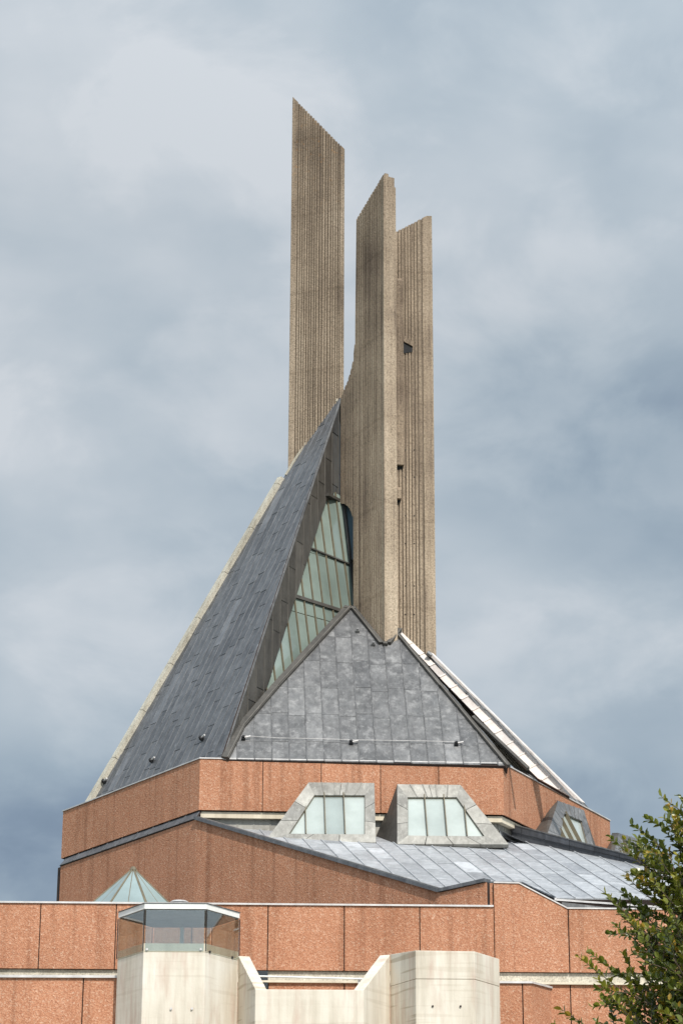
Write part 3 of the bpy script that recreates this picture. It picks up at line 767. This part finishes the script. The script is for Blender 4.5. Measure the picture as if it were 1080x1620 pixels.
# ------------------------------------------------------------------ dormers
pH = lambda x, y, out: onp(x, y, Z(fl, 0)+nF*out, nF)
def dormer(tl_, tr_, bl, br, kl, kr, win, mull, label, name='dormer', pH=pH, nF=nF, out=1.25, mats=('leadwarm', 'leadbrown'), glass='glaze'):
    """front face leans: top on the parapet plane, foot 1.25 m in front; win: window corners in the face (px)"""
    TLp, TRp = pH(*tl_, .04), pH(*tr_, .04); BLp, BRp = pH(*bl, out), pH(*br, out)
    n = (TRp-TLp).cross(BLp-TLp).normalized(); n = n if n.y < 0 else -n
    BRp = BRp-n*((BRp-TLp).dot(n))
    fp = lambda x, y: onp(x, y, TLp, n)
    KLp, KRp = pH(*kl, -.15), pH(*kr, -.15)
    tback = -nF*.25
    mb = MB(ORG)
    ins = -n*.16
    # outer face ring: quads between outline and window
    O = [fp(*bl), fp(*br), fp(*tr_), fp(*tl_)]; Wn = [fp(*q) for q in win]
    pairs = [(O[0], O[1], Wn[1], Wn[0]), (O[1], O[2], Wn[2], Wn[1]), (O[2], O[3], Wn[3], Wn[2]), (O[3], O[0], Wn[0], Wn[3])]
    rnd = random.Random(int(tl_[0]))
    for pi2, (a, b, c, d) in enumerate(pairs):
        L = (b-a).length; m = max(1, round(L/.95))
        for k in range(m):
            t0, t1 = k/m+(.004 if k else 0), (k+1)/m-(.004 if k < m-1 else 0)
            q = [a.lerp(b, t0), a.lerp(b, t1), d.lerp(c, t1), d.lerp(c, t0)]
            mb.prism([x+ins for x in q], None, rnd.random(), 0, [x+n*rnd.uniform(0, .008) for x in q])
    # ribs across the head and welts
    for k in range(1, 5):
        a = O[3].lerp(O[2], k/5); b = Wn[3].lerp(Wn[2], k/5)
        mb.tube(a+n*.01, b+n*.01, .02, n=6)
    # cheeks
    for (t, b, kk) in ((O[3], O[0], KLp), (O[2], O[1], KRp)):
        mb.prism([t+ins*.1, b+ins*.1, kk, t+tback], Vector((0, .02, 0)), .4, 1)
    mb.prism([O[3]+ins*.2, O[2]+ins*.2, O[2]+tback, O[3]+tback], UP*.03, .6)
    d = part(mb, name, [M[q] for q in mats], label=label)
    # glass panes split by mullions
    ub_, vb = (Wn[1]-Wn[0]).normalized(), None
    vb = n.cross(ub_); vb = vb if vb.z > 0 else -vb
    W2 = [((p-Wn[0]).dot(ub_), (p-Wn[0]).dot(vb)) for p in Wn]
    ms = [uu(fp(x, win[0][1]), Wn[0], ub_) for x in mull]
    cu = [min(x for x, _ in W2)]+ms+[max(x for x, _ in W2)]
    for i in range(len(cu)-1):
        c = clip(W2, 0, cu[i]+.012, cu[i+1]-.012)
        if c:
            mb = MB(ORG); mb.prism([Wn[0]+ub_*x+vb*z-n*.10 for x, z in c], n*.02, rnd.random()); mb.done('window_pane', M[glass], d)
    for x in ms:
        c = clip(W2, 0, x-.014, x+.014)
        if c:
            zc_ = max(z for _, z in c)
            mb = MB(ORG); mb.prism([Wn[0]+ub_*a_+vb*(b_2+(.10 if b_2 > zc_-.05 else 0))-n*.08 for a_, b_2 in c], n*.12); mb.done('mullion', M['bar'], d)
    mb = MB(ORG)
    for a, b in zip(Wn, Wn[1:]+Wn[:1]):
        mb.tube(a-n*.05, b-n*.05, .014, n=6)
    mb.done('window_frame', M['bar'], d)
    return d
dA = dormer((488, 1238), (592, 1239), (421, 1329), (594, 1333), (424, 1325), (593, 1322), [(457, 1319), (577, 1320), (577, 1258), (497, 1258)], (484, 515, 546), 'left front dormer with a slanting left side')
dB = dormer((628, 1241), (728, 1242), (628, 1335), (804, 1336), (595, 1322), (799, 1329), [(644.5, 1322), (766, 1323), (722, 1261), (644.5, 1261)], (676, 707, 738.5), 'right front dormer with a slanting right side')
pHr = lambda x, y, out: onp(x, y, Z(fr, 0)+nR*out, nR)
kw = dict(pH=pHr, nF=nR, out=.85, mats=('lead', 'leadbrown'), glass='glaze')
dormer((882, 1267), (923, 1282), (862, 1330), (941, 1350), (840, 1316), (946, 1348), [(884, 1334), (932, 1346), (920, 1299), (892, 1287)], (897, 908, 919), 'nearer lead dormer on the right side, rising above the dark curb', **kw)
dormer((978, 1318), (1010, 1328), (966, 1366), (1024, 1378), (950, 1352), (1030, 1378), [(980, 1364), (1017, 1372), (1006, 1336), (985, 1329)], (991, 999, 1007), 'farther lead dormer on the right side, just left of the tree', **kw)

# ------------------------------------------------------------------ octagonal glass skylight
apx = at(211, 1374, 66.0); hgt = 1.9; rad = 2.05; cc = Vector((apx.x, apx.y, apx.z-hgt))
pts = [cc+D2(radians(22.5+45*i))*rad for i in range(8)]
sky = None
mb = newmb(); mb.tube(cc-UP*.8, cc, rad*.98, n=8); sky = part(mb, 'pyramid_skylight', M['lead'], label='pointed octagonal glass skylight behind the front parapet, by the turret')
for i in range(8):
    a, b = pts[i], pts[(i+1) % 8]; t = apx
    n = (b-a).cross(t-a).normalized(); n = n if n.dot(a-cc) > 0 else -n
    mb = newmb(); mb.prism([a, b, t], n*.015, .3+.5*random.random()); mb.done('glass_pane', M['glazemid'], sky)
    mb = newmb(); mb.tube(a, t, .045, .035, 6); mb.tube((a+b)/2, t, .02, .02, 6); mb.done('glazing_bar', M['bar'], sky)
mb = newmb(); mb.tube(apx-UP*.05, apx+UP*.05, .11, .06, 8); mb.done('apex_cap', M['bar'], sky)
mb = newmb(); v = at(284, 1423, 63.0); v = at(284, 1427, 63.0); mb.tube(v-UP*.5, v-UP*.02, .24, n=16); mb.tube(v-UP*.02, v+UP*.03, .27, .2, n=16); part(mb, 'roof_vent', M['metal'], label='small pale domed roof vent behind the front parapet')

# ------------------------------------------------------------------ glazed turret
YT = 56.0
k0, k1 = at(227.5, 1500, YT), at(325, 1500, YT)
sT = (k1-k0).length; uT = (Z(k1, 0)-Z(k0, 0)).normalized(); cT = (Z(k0, 0)+Z(k1, 0))/2+UP.cross(uT)*sT*sqrt(3)/2
hT = lambda k, out=0: cT+D2(math.atan2(uT.y, uT.x)-pi/2-pi/6+k*pi/3)*(sT+out)
tur = root('glazed_turret', (cT.x, cT.y, 0), 'hexagonal concrete turret topped by a clear glass lantern with a flat grey roof', 'turret')
OT = Vector((cT.x, cT.y, 0))
zs = at(275, 1506, YT).z; zg1 = at(275, 1440, YT).z; zr0 = zg1; zr1 = at(275, 1429.5, YT).z
mb = MB(OT); mb.prism([Z(hT(k), 0) for k in range(6)], UP*(zs-.0)); mb.done('concrete_shaft', M['board'], tur, bevel=.015)
mb = MB(OT)
for k in range(6):
    a, b = hT(k, .0), hT(k+1, .0)
    mb.prism([Z(a, zs+.003), Z(b, zs+.003), Z(hT(k+1, -.12), zs+.003), Z(hT(k, -.12), zs+.003)], UP*.2)
mb.done('sill', M['cream'], tur)
for k in range(6):
    a, b = hT(k, -.03), hT(k+1, -.03); d = (b-a).normalized(); a, b = a+d*.02, b-d*.02
    n = d.cross(UP); n = n if n.dot(a-cT) > 0 else -n
    mb = MB(OT); mb.prism([Z(a, zs+.02)+n*.05, Z(b, zs+.02)+n*.05, Z(b, zs+.02)+n*.038, Z(a, zs+.02)+n*.038], UP*(zr0-zs-.022)); mb.done('glass_pane', M['clear'], tur)
for k in (3,):
    mb = MB(OT); p = (hT(k, -.05)+hT(k+1, -.05))/2; mb.tube(Z(p, zs+.08), Z(p, zr0), .05, n=8)
    mb.done('mullion', M['white'], tur)
for k in range(6):
    mb = MB(OT); p = hT(k, .02); mb.tube(Z(p, zs+.02), Z(p, zr0), .012, n=6); mb.done('corner_bar', M['dark'], tur)
mb = MB(OT)
mb.prism([Z(hT(k, -.02), zr0) for k in range(6)], UP*.03, .5, 3)
ctr = Z(cT, zr1+.12)
for k in range(6):
    a, b = hT(k, .012), hT(k+1, .012)
    mb.prism([Z(a, zr0+.031), Z(b, zr0+.031), Z(hT(k+1, -.08), zr0+.031), Z(hT(k, -.08), zr0+.031)], UP*(zr1-zr0-.03))
    mb.prism([Z(hT(k, .04), zr1+.004), Z(hT(k+1, .04), zr1+.004), ctr], UP*.012, .3, 2)
mb.done('roof_canopy', [M['white'], M['dark'], M['lead'], M['ceil']], tur)
for x, y in ((233, 1503), (318, 1503), (271, 1597), (304, 1597)):
    mb = MB(OT); p = at(x, y-1, YT)+Vector((0, -.02, 0)); mb.tube(p, p+Vector((0, -.025, 0)), .028, n=8); mb.done('bolt', M['metal'], tur)
for q in (.12, .8):
    mb = MB(OT); p = hT(1).lerp(hT(2), q); n_ = D2(math.atan2(uT.y, uT.x)-pi/6); mb.tube(Z(p, zs+.03)+n_*.0, Z(p, zs+.03)+n_*.03, .03, n=8); mb.done('bolt', M['dark'], tur)

# ------------------------------------------------------------------ board-marked balcony wall with its bastion
wl = root('concrete_balcony_wall', (0, 56.5, 0), 'cream board-marked concrete balcony wall with a faceted bastion at its right end', 'wall')
OW = Vector((0, 56.5, 0))
def seg(mb, pa, pb, ybk=.35, z0=0, tone=.5):
    """wall segment between two top points (3D)"""
    d = Z(pb, 0)-Z(pa, 0); n = d.normalized().cross(UP); n = n if n.y < 0 else -n
    mb.prism([Z(pa, z0), Z(pb, z0), pb, pa], -n*ybk, tone)
tR = hT(2)
w0 = Z(tR, at(365, 1512, tR.y).z)
YW = 55.7
w1_ = at(404, 1565, YW); w2_ = at(575, 1566, YW); 
w3_ = at(617, 1510, YW+1.25)
w4_ = at(657, 1503.5, YW); w5_ = at(750, 1505, YW+.02); w6_ = at(789, 1517, YW+1.2)
zz = at(500, 1565, YW).z
names = [('wall_panel', w0, w1_, 'board-marked wing with a steep sloping top right of the turret'), ('wall_panel', w1_, w2_, 'low flat middle stretch of the balcony wall'), ('wall_panel', w2_, w3_, 'lit wing rising to the bastion'), ('wall_panel', w3_, w4_, 'shaded left facet of the bastion'), ('wall_panel', w4_, w5_, 'front facet of the bastion with pink stains'), ('wall_panel', w5_, w6_, 'bright right facet of the bastion')]
zj = at(700, 1549, YW).z
for q, (nm, a, b, lb) in enumerate(names):
    mb = MB(OW)
    if q >= 3:
        d = (Z(b, 0)-Z(a, 0)); n = d.normalized().cross(UP); n = n if n.y < 0 else -n
        seg(mb, Z(a, zj-.006), Z(b, zj-.006), .28); seg(mb, a, b, .28, zj+.006)
        seg(mb, Z(a, zj+.01)-n*.02, Z(b, zj+.01)-n*.02, .2, zj-.01)
    else: seg(mb, a, b, .28)
    o = mb.done(nm, M['board2' if q in (0, 3) else 'board'], wl, bevel=.012); o['label'] = lb
mb = MB(OW); seg(mb, w6_-UP*.01, w6_+Vector((-.5, 2.6, -.06)), -.28); mb.done('wall_panel', M['board'], wl)['label'] = 'rear return of the bastion'
mb = MB(OW)
for x, y in ((684, 1592), (728, 1592)): 
    p = at(x, y, YW)+Vector((0, .0, 0)); mb.tube(p, p+Vector((0, -.02, 0)), .025, n=8)
mb.done('tie_hole', M['joint'], wl)
mb = MB(OW); z = zz-1.3; mb.prism([g(w1_.x, YW+.3, z), g(w2_.x, YW+.3, z), g(w3_.x+1, 60.3, z), g(w0.x, 60.3, z)], UP*.15); mb.done('balcony_floor', M['board'], wl)
# railing
rl = root('railing', (at(485, 1560, 56.2).x, 56.2, zz-1.1), 'thin white metal railing along the low middle of the concrete balcony wall', 'railing')
OR = Vector(rl.location)
ya = 56.25
mb = MB(OR); mb.tube(at(391, 1544, ya+.3), at(587, 1549, ya), .022); mb.done('top_rail', M['white'], rl)
for x in (403, 568):
    mb = MB(OR); p = at(x, 1547, ya+.1); mb.tube(Z(p, zz-1.1), p, .032); mb.done('post', M['white'], rl)

# ------------------------------------------------------------------ tree
def leafmat():
    m, nt, b = mat('evergreen_leaf', .32, 0, .6)
    c = ramp(nt, tone(nt), [(0, (.03, .045, .012)), (.4, (.095, .12, .018)), (.75, (.20, .215, .028)), (.94, (.30, .27, .03)), (1, (.42, .27, .04))])
    nt.links.new(c, b.inputs['Base Color'])
    tr = N(nt, 'ShaderNodeBsdfTranslucent'); nt.links.new(c, tr.inputs[0]); mx = nt.nodes.new('ShaderNodeMixShader'); mx.inputs[0].default_value = .3
    out = nt.nodes['Material Output']; nt.links.new(b.outputs[0], mx.inputs[1]); nt.links.new(tr.outputs[0], mx.inputs[2]); nt.links.new(mx.outputs[0], out.inputs[0])
    return m
M['leaf'] = leafmat(); M['bark'] = make_plain('twig_bark', (.10, .075, .05), .9)
TX, TY, TZT = 2.05, 12.0, 4.27
tree = root('evergreen_tree', (TX, TY, 0), 'glossy dark green broadleaf evergreen tree at the right edge, nearest the camera', 'tree')
rnd = random.Random(21)
bk = MB((TX, TY, 0)); lv, lt = [], []
def crown_r(z, ang):
    t = (TZT-z)/2.9
    r = .12+1.12*max(0, t)**.62 if t < .75 else 1.05*(1-(t-.75)*1.5)
    return r*(1+.30*noise.noise(Vector((cos(ang)*1.7, sin(ang)*1.7, z*2.3+3.1)))+.16*noise.noise(Vector((cos(ang)*5, sin(ang)*5, z*6))))
def leaf(p, d, up, L, t):
    s = d.cross(up).normalized(); n = s.cross(d).normalized(); w = L*.35; c = n*L*.09
    b = len(lv)
    m = p+d*L*.5
    lv.extend([p, p+d*L*.3+s*w*.85+c, p+d*L*.68+s*w*.85+c, p+d*L-n*L*.06, p+d*L*.68-s*w*.85+c, p+d*L*.3-s*w*.85+c, m-n*L*.02])
    for tri in ((0, 1, 6), (1, 2, 6), (2, 3, 6), (3, 4, 6), (4, 5, 6), (5, 0, 6)): lt.append((tuple(b+i for i in tri), t))
prev = Vector((TX, TY, 0))
trunk = [(0, .11), (.8, .09), (1.6, .075), (2.4, .055), (3.2, .035), (3.9, .018), (4.35, .008)]
tp = [Vector((TX+.03*sin(z*2), TY+.03*cos(z*1.7), z)) for z, _ in trunk]
for i in range(len(tp)-1): bk.tube(tp[i], tp[i+1], trunk[i][1], trunk[i+1][1], 8)
ntw = 0
def twig(p, d, L):
    global ntw
    ntw += 1
    q = p+d*L; mid_ = p+d*L*.5+Vector((rnd.uniform(-1, 1), rnd.uniform(-1, 1), rnd.uniform(-1, 1)))*L*.05
    bk.tube(p, mid_, .0035, .0028, 4); bk.tube(mid_, q, .0028, .0015, 4)
    base = min(.92, max(.05, rnd.gauss(.52, .24)))
    x = d.orthogonal().normalized(); y = d.cross(x); n = int(L/.0115)
    for i in range(n):
        f = (i+.8)/n; a = i*2.4+rnd.random()
        if f < .12: continue
        s = x*cos(a)+y*sin(a)
        ld = (s*.85+d*(.35+.75*f)+Vector((0, 0, .12))+Vector((rnd.uniform(-.25, .25),)*3)).normalized()
        t = base+rnd.uniform(-.15, .2)+(.12 if f > .75 else 0)
        if rnd.random() < .015: t = 1
        elif rnd.random() < .05: t = .93
        leaf(p+d*L*f, ld, (d*.6+UP*.4+s*rnd.uniform(-.3, .3)).normalized(), rnd.uniform(.026, .052), min(1, max(0, t)))
nb = 185
for i in range(nb):
    z = 1.45+(TZT-1.5)*((i+.5)/nb)**.85; ang = i*2.39996+rnd.uniform(-.3, .3)
    R_ = crown_r(z, ang)*rnd.uniform(.8, 1.1)
    rise = R_*rnd.uniform(.35, .6)
    a = Vector((TX, TY, max(.9, z-rise))); tip = Vector((TX+cos(ang)*R_, TY+sin(ang)*R_, z))
    m = a.lerp(tip, .5)+Vector((rnd.uniform(-.05, .05), rnd.uniform(-.05, .05), -.05*R_))
    bk.tube(a, m, .012, .008, 5); bk.tube(m, tip, .008, .003, 5)
    k = int(6+R_*14)
    for j in range(k):
        f = 1-(1-.22)*((j/k)**.85)*rnd.uniform(.9, 1)
        p = m.lerp(tip, (f-.5)*2) if f > .5 else a.lerp(m, f*2)
        bd = (tip-m).normalized()
        sd = Vector((rnd.gauss(0, 1), rnd.gauss(0, 1), rnd.gauss(.25, .8))).normalized()
        d = (bd*.75+sd*.75+UP*.25).normalized() if j else (bd+UP*.25).normalized()
        twig(p, d, rnd.uniform(.13, .26) if z < 4.1 else rnd.uniform(.09, .17))
bk.done('trunk', M['bark'], tree)
me = bpy.data.meshes.new('crown'); me.from_pydata([v-Vector((TX, TY, 0)) for v in lv], [], [t for t, _ in lt]); me.update()
at_ = me.attributes.new('tone', 'FLOAT', 'FACE'); at_.data.foreach_set('value', [t for _, t in lt])
me.polygons.foreach_set('use_smooth', [False]*len(me.polygons))
link('crown', me, M['leaf'], tree)
print('twigs', ntw, 'leaves', len(lt)//6)

# ------------------------------------------------------------------ ground
mb = MB(); mb.face([g(-3000, -3000, 0), g(3000, -3000, 0), g(3000, 6000, 0), g(-3000, 6000, 0)])
m_, nt, b = mat('grass_ground', .95); v = coords(nt)
nt.links.new(ramp(nt, noi(nt, v, .8, 6, .7), [(.3, (.03, .05, .015)), (.7, (.07, .10, .03))]), b.inputs['Base Color'])
o = mb.done('ground', m_); o['kind'] = 'structure'
m_, nt, b = mat('asphalt', .9); v = coords(nt); nt.links.new(ramp(nt, noi(nt, v, 20, 4, .8), [(.3, (.04, .04, .042)), (.7, (.07, .07, .072))]), b.inputs['Base Color'])
mb = MB(); mb.box(g(-200, -9, .004), g(400, 0, 0), g(0, 8, 0), g(0, 0, .004)); o = mb.done('road', m_); o['kind'] = 'structure'
m_, nt, b = mat('paving', .9); v = coords(nt); br = N(nt, 'ShaderNodeTexBrick', Scale=1.2); nt.links.new(v, br.inputs['Vector']); br.inputs['Color1'].default_value = (.36, .34, .31, 1); br.inputs['Color2'].default_value = (.30, .285, .26, 1); br.inputs['Mortar'].default_value = (.14, .13, .12, 1)
nt.links.new(br.outputs[0], b.inputs['Base Color'])
mb = MB(); mb.box(g(-200, -.9, .0), g(400, 0, 0), g(0, 4.9, 0), g(0, 0, .12)); o = mb.done('pavement', m_); o['kind'] = 'structure'
mb = MB(); mb.box(g(-30, 30, .004), g(60, 0, 0), g(0, 25, 0), g(0, 0, .03)); o = mb.done('forecourt', m_); o['kind'] = 'structure'

# ------------------------------------------------------------------ light and sky
SUN_AZ, SUN_EL = radians(17), radians(42)   # to the right of straight-behind-the-camera
sd = bpy.data.lights.new('sun', 'SUN'); sd.energy = 3.3; sd.angle = radians(.6); sd.color = (1, .95, .875)
so = bpy.data.objects.new('sun', sd); col.objects.link(so)
to_sun = Vector((sin(SUN_AZ)*cos(SUN_EL), -cos(SUN_AZ)*cos(SUN_EL), sin(SUN_EL)))
so.rotation_euler = to_sun.to_track_quat('Z', 'Y').to_euler()
w = bpy.data.worlds.new('World'); scn.world = w; w.use_nodes = True; nt = w.node_tree; nt.nodes.clear()
out = nt.nodes.new('ShaderNodeOutputWorld'); bg = N(nt, 'ShaderNodeBackground', Strength=.1)
ns = nt.nodes.new('ShaderNodeTexSky'); ns.sky_type = 'NISHITA'; ns.sun_disc = False; ns.sun_elevation = SUN_EL
ns.sun_rotation = math.atan2(to_sun.x, to_sun.y)
tc = nt.nodes.new('ShaderNodeTexCoord')
def wm(scale, loc=(0, 0, 0)):
    mp = nt.nodes.new('ShaderNodeMapping'); mp.inputs['Scale'].default_value = scale; mp.inputs['Location'].default_value = loc; nt.links.new(tc.outputs['Generated'], mp.inputs[0]); return mp.outputs[0]
def mth(op, a, b=None, c=None):
    n = nt.nodes.new('ShaderNodeMath'); n.operation = op
    for i, v_ in enumerate((a, b, c)):
        if v_ is None: continue
        if hasattr(v_, 'is_linked'): nt.links.new(v_, n.inputs[i])
        else: n.inputs[i].default_value = v_
    return n.outputs[0]
n1_ = N(nt, 'ShaderNodeTexNoise', Scale=6.5, Detail=5.0, Roughness=.5, Distortion=.3); nt.links.new(wm((1, 1, 1.6), (1.3, .4, 2.2)), n1_.inputs['Vector'])
n2_ = N(nt, 'ShaderNodeTexNoise', Scale=16.0, Detail=4.0, Roughness=.45); nt.links.new(wm((1, 1, 1.7), (5, 2, .7)), n2_.inputs['Vector'])
val = mth('ADD', mth('MULTIPLY', mth('SUBTRACT', n1_.outputs['Fac'], .5), .6), mth('MULTIPLY', mth('SUBTRACT', n2_.outputs['Fac'], .5), .42))
# broad cloud banks: bright and dark areas of the cloud deck, as directions in the sky
banks = [(120, 150, .13, .16), (700, 120, .14, .10), (230, 190, .05, .06), (60, 640, .08, .20), (980, 650, .10, -.32), (860, 420, .09, .14), (250, 620, .09, -.04), (110, 430, .13, .20), (880, 640, .07, -.08),
         (90, 1060, .08, .24), (60, 930, .07, .04), (330, 880, .06, .10), (60, 1330, .12, -.38), (900, 1070, .07, .26), (1000, 1180, .08, -.20), (760, 760, .07, .04), (900, 760, .10, .02), (1000, 880, .05, -.06), (1060, 100, .08, -.04), (330, 330, .12, .02), (620, 500, .07, .06), (250, 780, .07, -.06), (760, 1240, .07, -.16)]
for x, y, r, amp in banks:
    d = ray(x, y).normalized()
    vd = nt.nodes.new('ShaderNodeVectorMath'); vd.operation = 'SUBTRACT'; nt.links.new(tc.outputs['Generated'], vd.inputs[0]); vd.inputs[1].default_value = d
    vs = nt.nodes.new('ShaderNodeVectorMath'); vs.operation = 'MULTIPLY'; nt.links.new(vd.outputs[0], vs.inputs[0]); vs.inputs[1].default_value = (.75, 1, 1.35)
    vl = nt.nodes.new('ShaderNodeVectorMath'); vl.operation = 'LENGTH'; nt.links.new(vs.outputs[0], vl.inputs[0])
    gq = mth('EXPONENT', mth('MULTIPLY', mth('POWER', mth('DIVIDE', vl.outputs['Value'], r*.8), 2.0), -1.0))
    val = mth('ADD', val, mth('MULTIPLY', gq, amp*.8))
n3_ = N(nt, 'ShaderNodeTexNoise', Scale=11.0, Detail=7.0, Roughness=.55, Distortion=.35); nt.links.new(wm((1, 1, 1.5), (2.7, 7.1, 4.4)), n3_.inputs['Vector'])
puff = nt.nodes.new('ShaderNodeMapRange'); puff.interpolation_type = 'SMOOTHSTEP'; puff.inputs['From Min'].default_value = .46; puff.inputs['From Max'].default_value = .66; nt.links.new(n3_.outputs['Fac'], puff.inputs['Value'])
val = mth('ADD', val, mth('MULTIPLY', puff.outputs[0], .16))
val = mth('ADD', val, .62)
cr = nt.nodes.new('ShaderNodeValToRGB'); e = cr.color_ramp.elements
stops = [(.02, (.115, .165, .25)), (.3, (.235, .305, .395)), (.5, (.355, .435, .51)), (.72, (.48, .55, .61)), (1, (.66, .70, .74))]
while len(e) < len(stops): e.new(.5)
for i, (p_, c_) in enumerate(stops): e[i].position = p_; e[i].color = (*c_, 1)
nt.links.new(val, cr.inputs[0])
# cloud deck is brighter on the sunny side of the sky (behind the camera)
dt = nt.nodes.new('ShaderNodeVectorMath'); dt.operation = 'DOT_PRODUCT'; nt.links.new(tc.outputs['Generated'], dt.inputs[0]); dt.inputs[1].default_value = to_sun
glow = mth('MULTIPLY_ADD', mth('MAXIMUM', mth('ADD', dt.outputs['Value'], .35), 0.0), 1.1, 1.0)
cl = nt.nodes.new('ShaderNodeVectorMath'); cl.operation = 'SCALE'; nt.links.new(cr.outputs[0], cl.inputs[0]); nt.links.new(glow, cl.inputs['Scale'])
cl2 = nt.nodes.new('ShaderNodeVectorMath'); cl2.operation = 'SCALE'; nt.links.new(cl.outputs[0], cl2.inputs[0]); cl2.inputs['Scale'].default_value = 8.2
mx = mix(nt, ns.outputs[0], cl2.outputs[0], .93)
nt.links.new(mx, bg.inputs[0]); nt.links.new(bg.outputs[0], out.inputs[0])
vs_ = scn.view_settings; vs_.view_transform = 'Standard'; vs_.look = 'None'; vs_.exposure = .25; vs_.gamma = 1
scn.cycles.max_bounces = 6; scn.cycles.transparent_max_bounces = 12
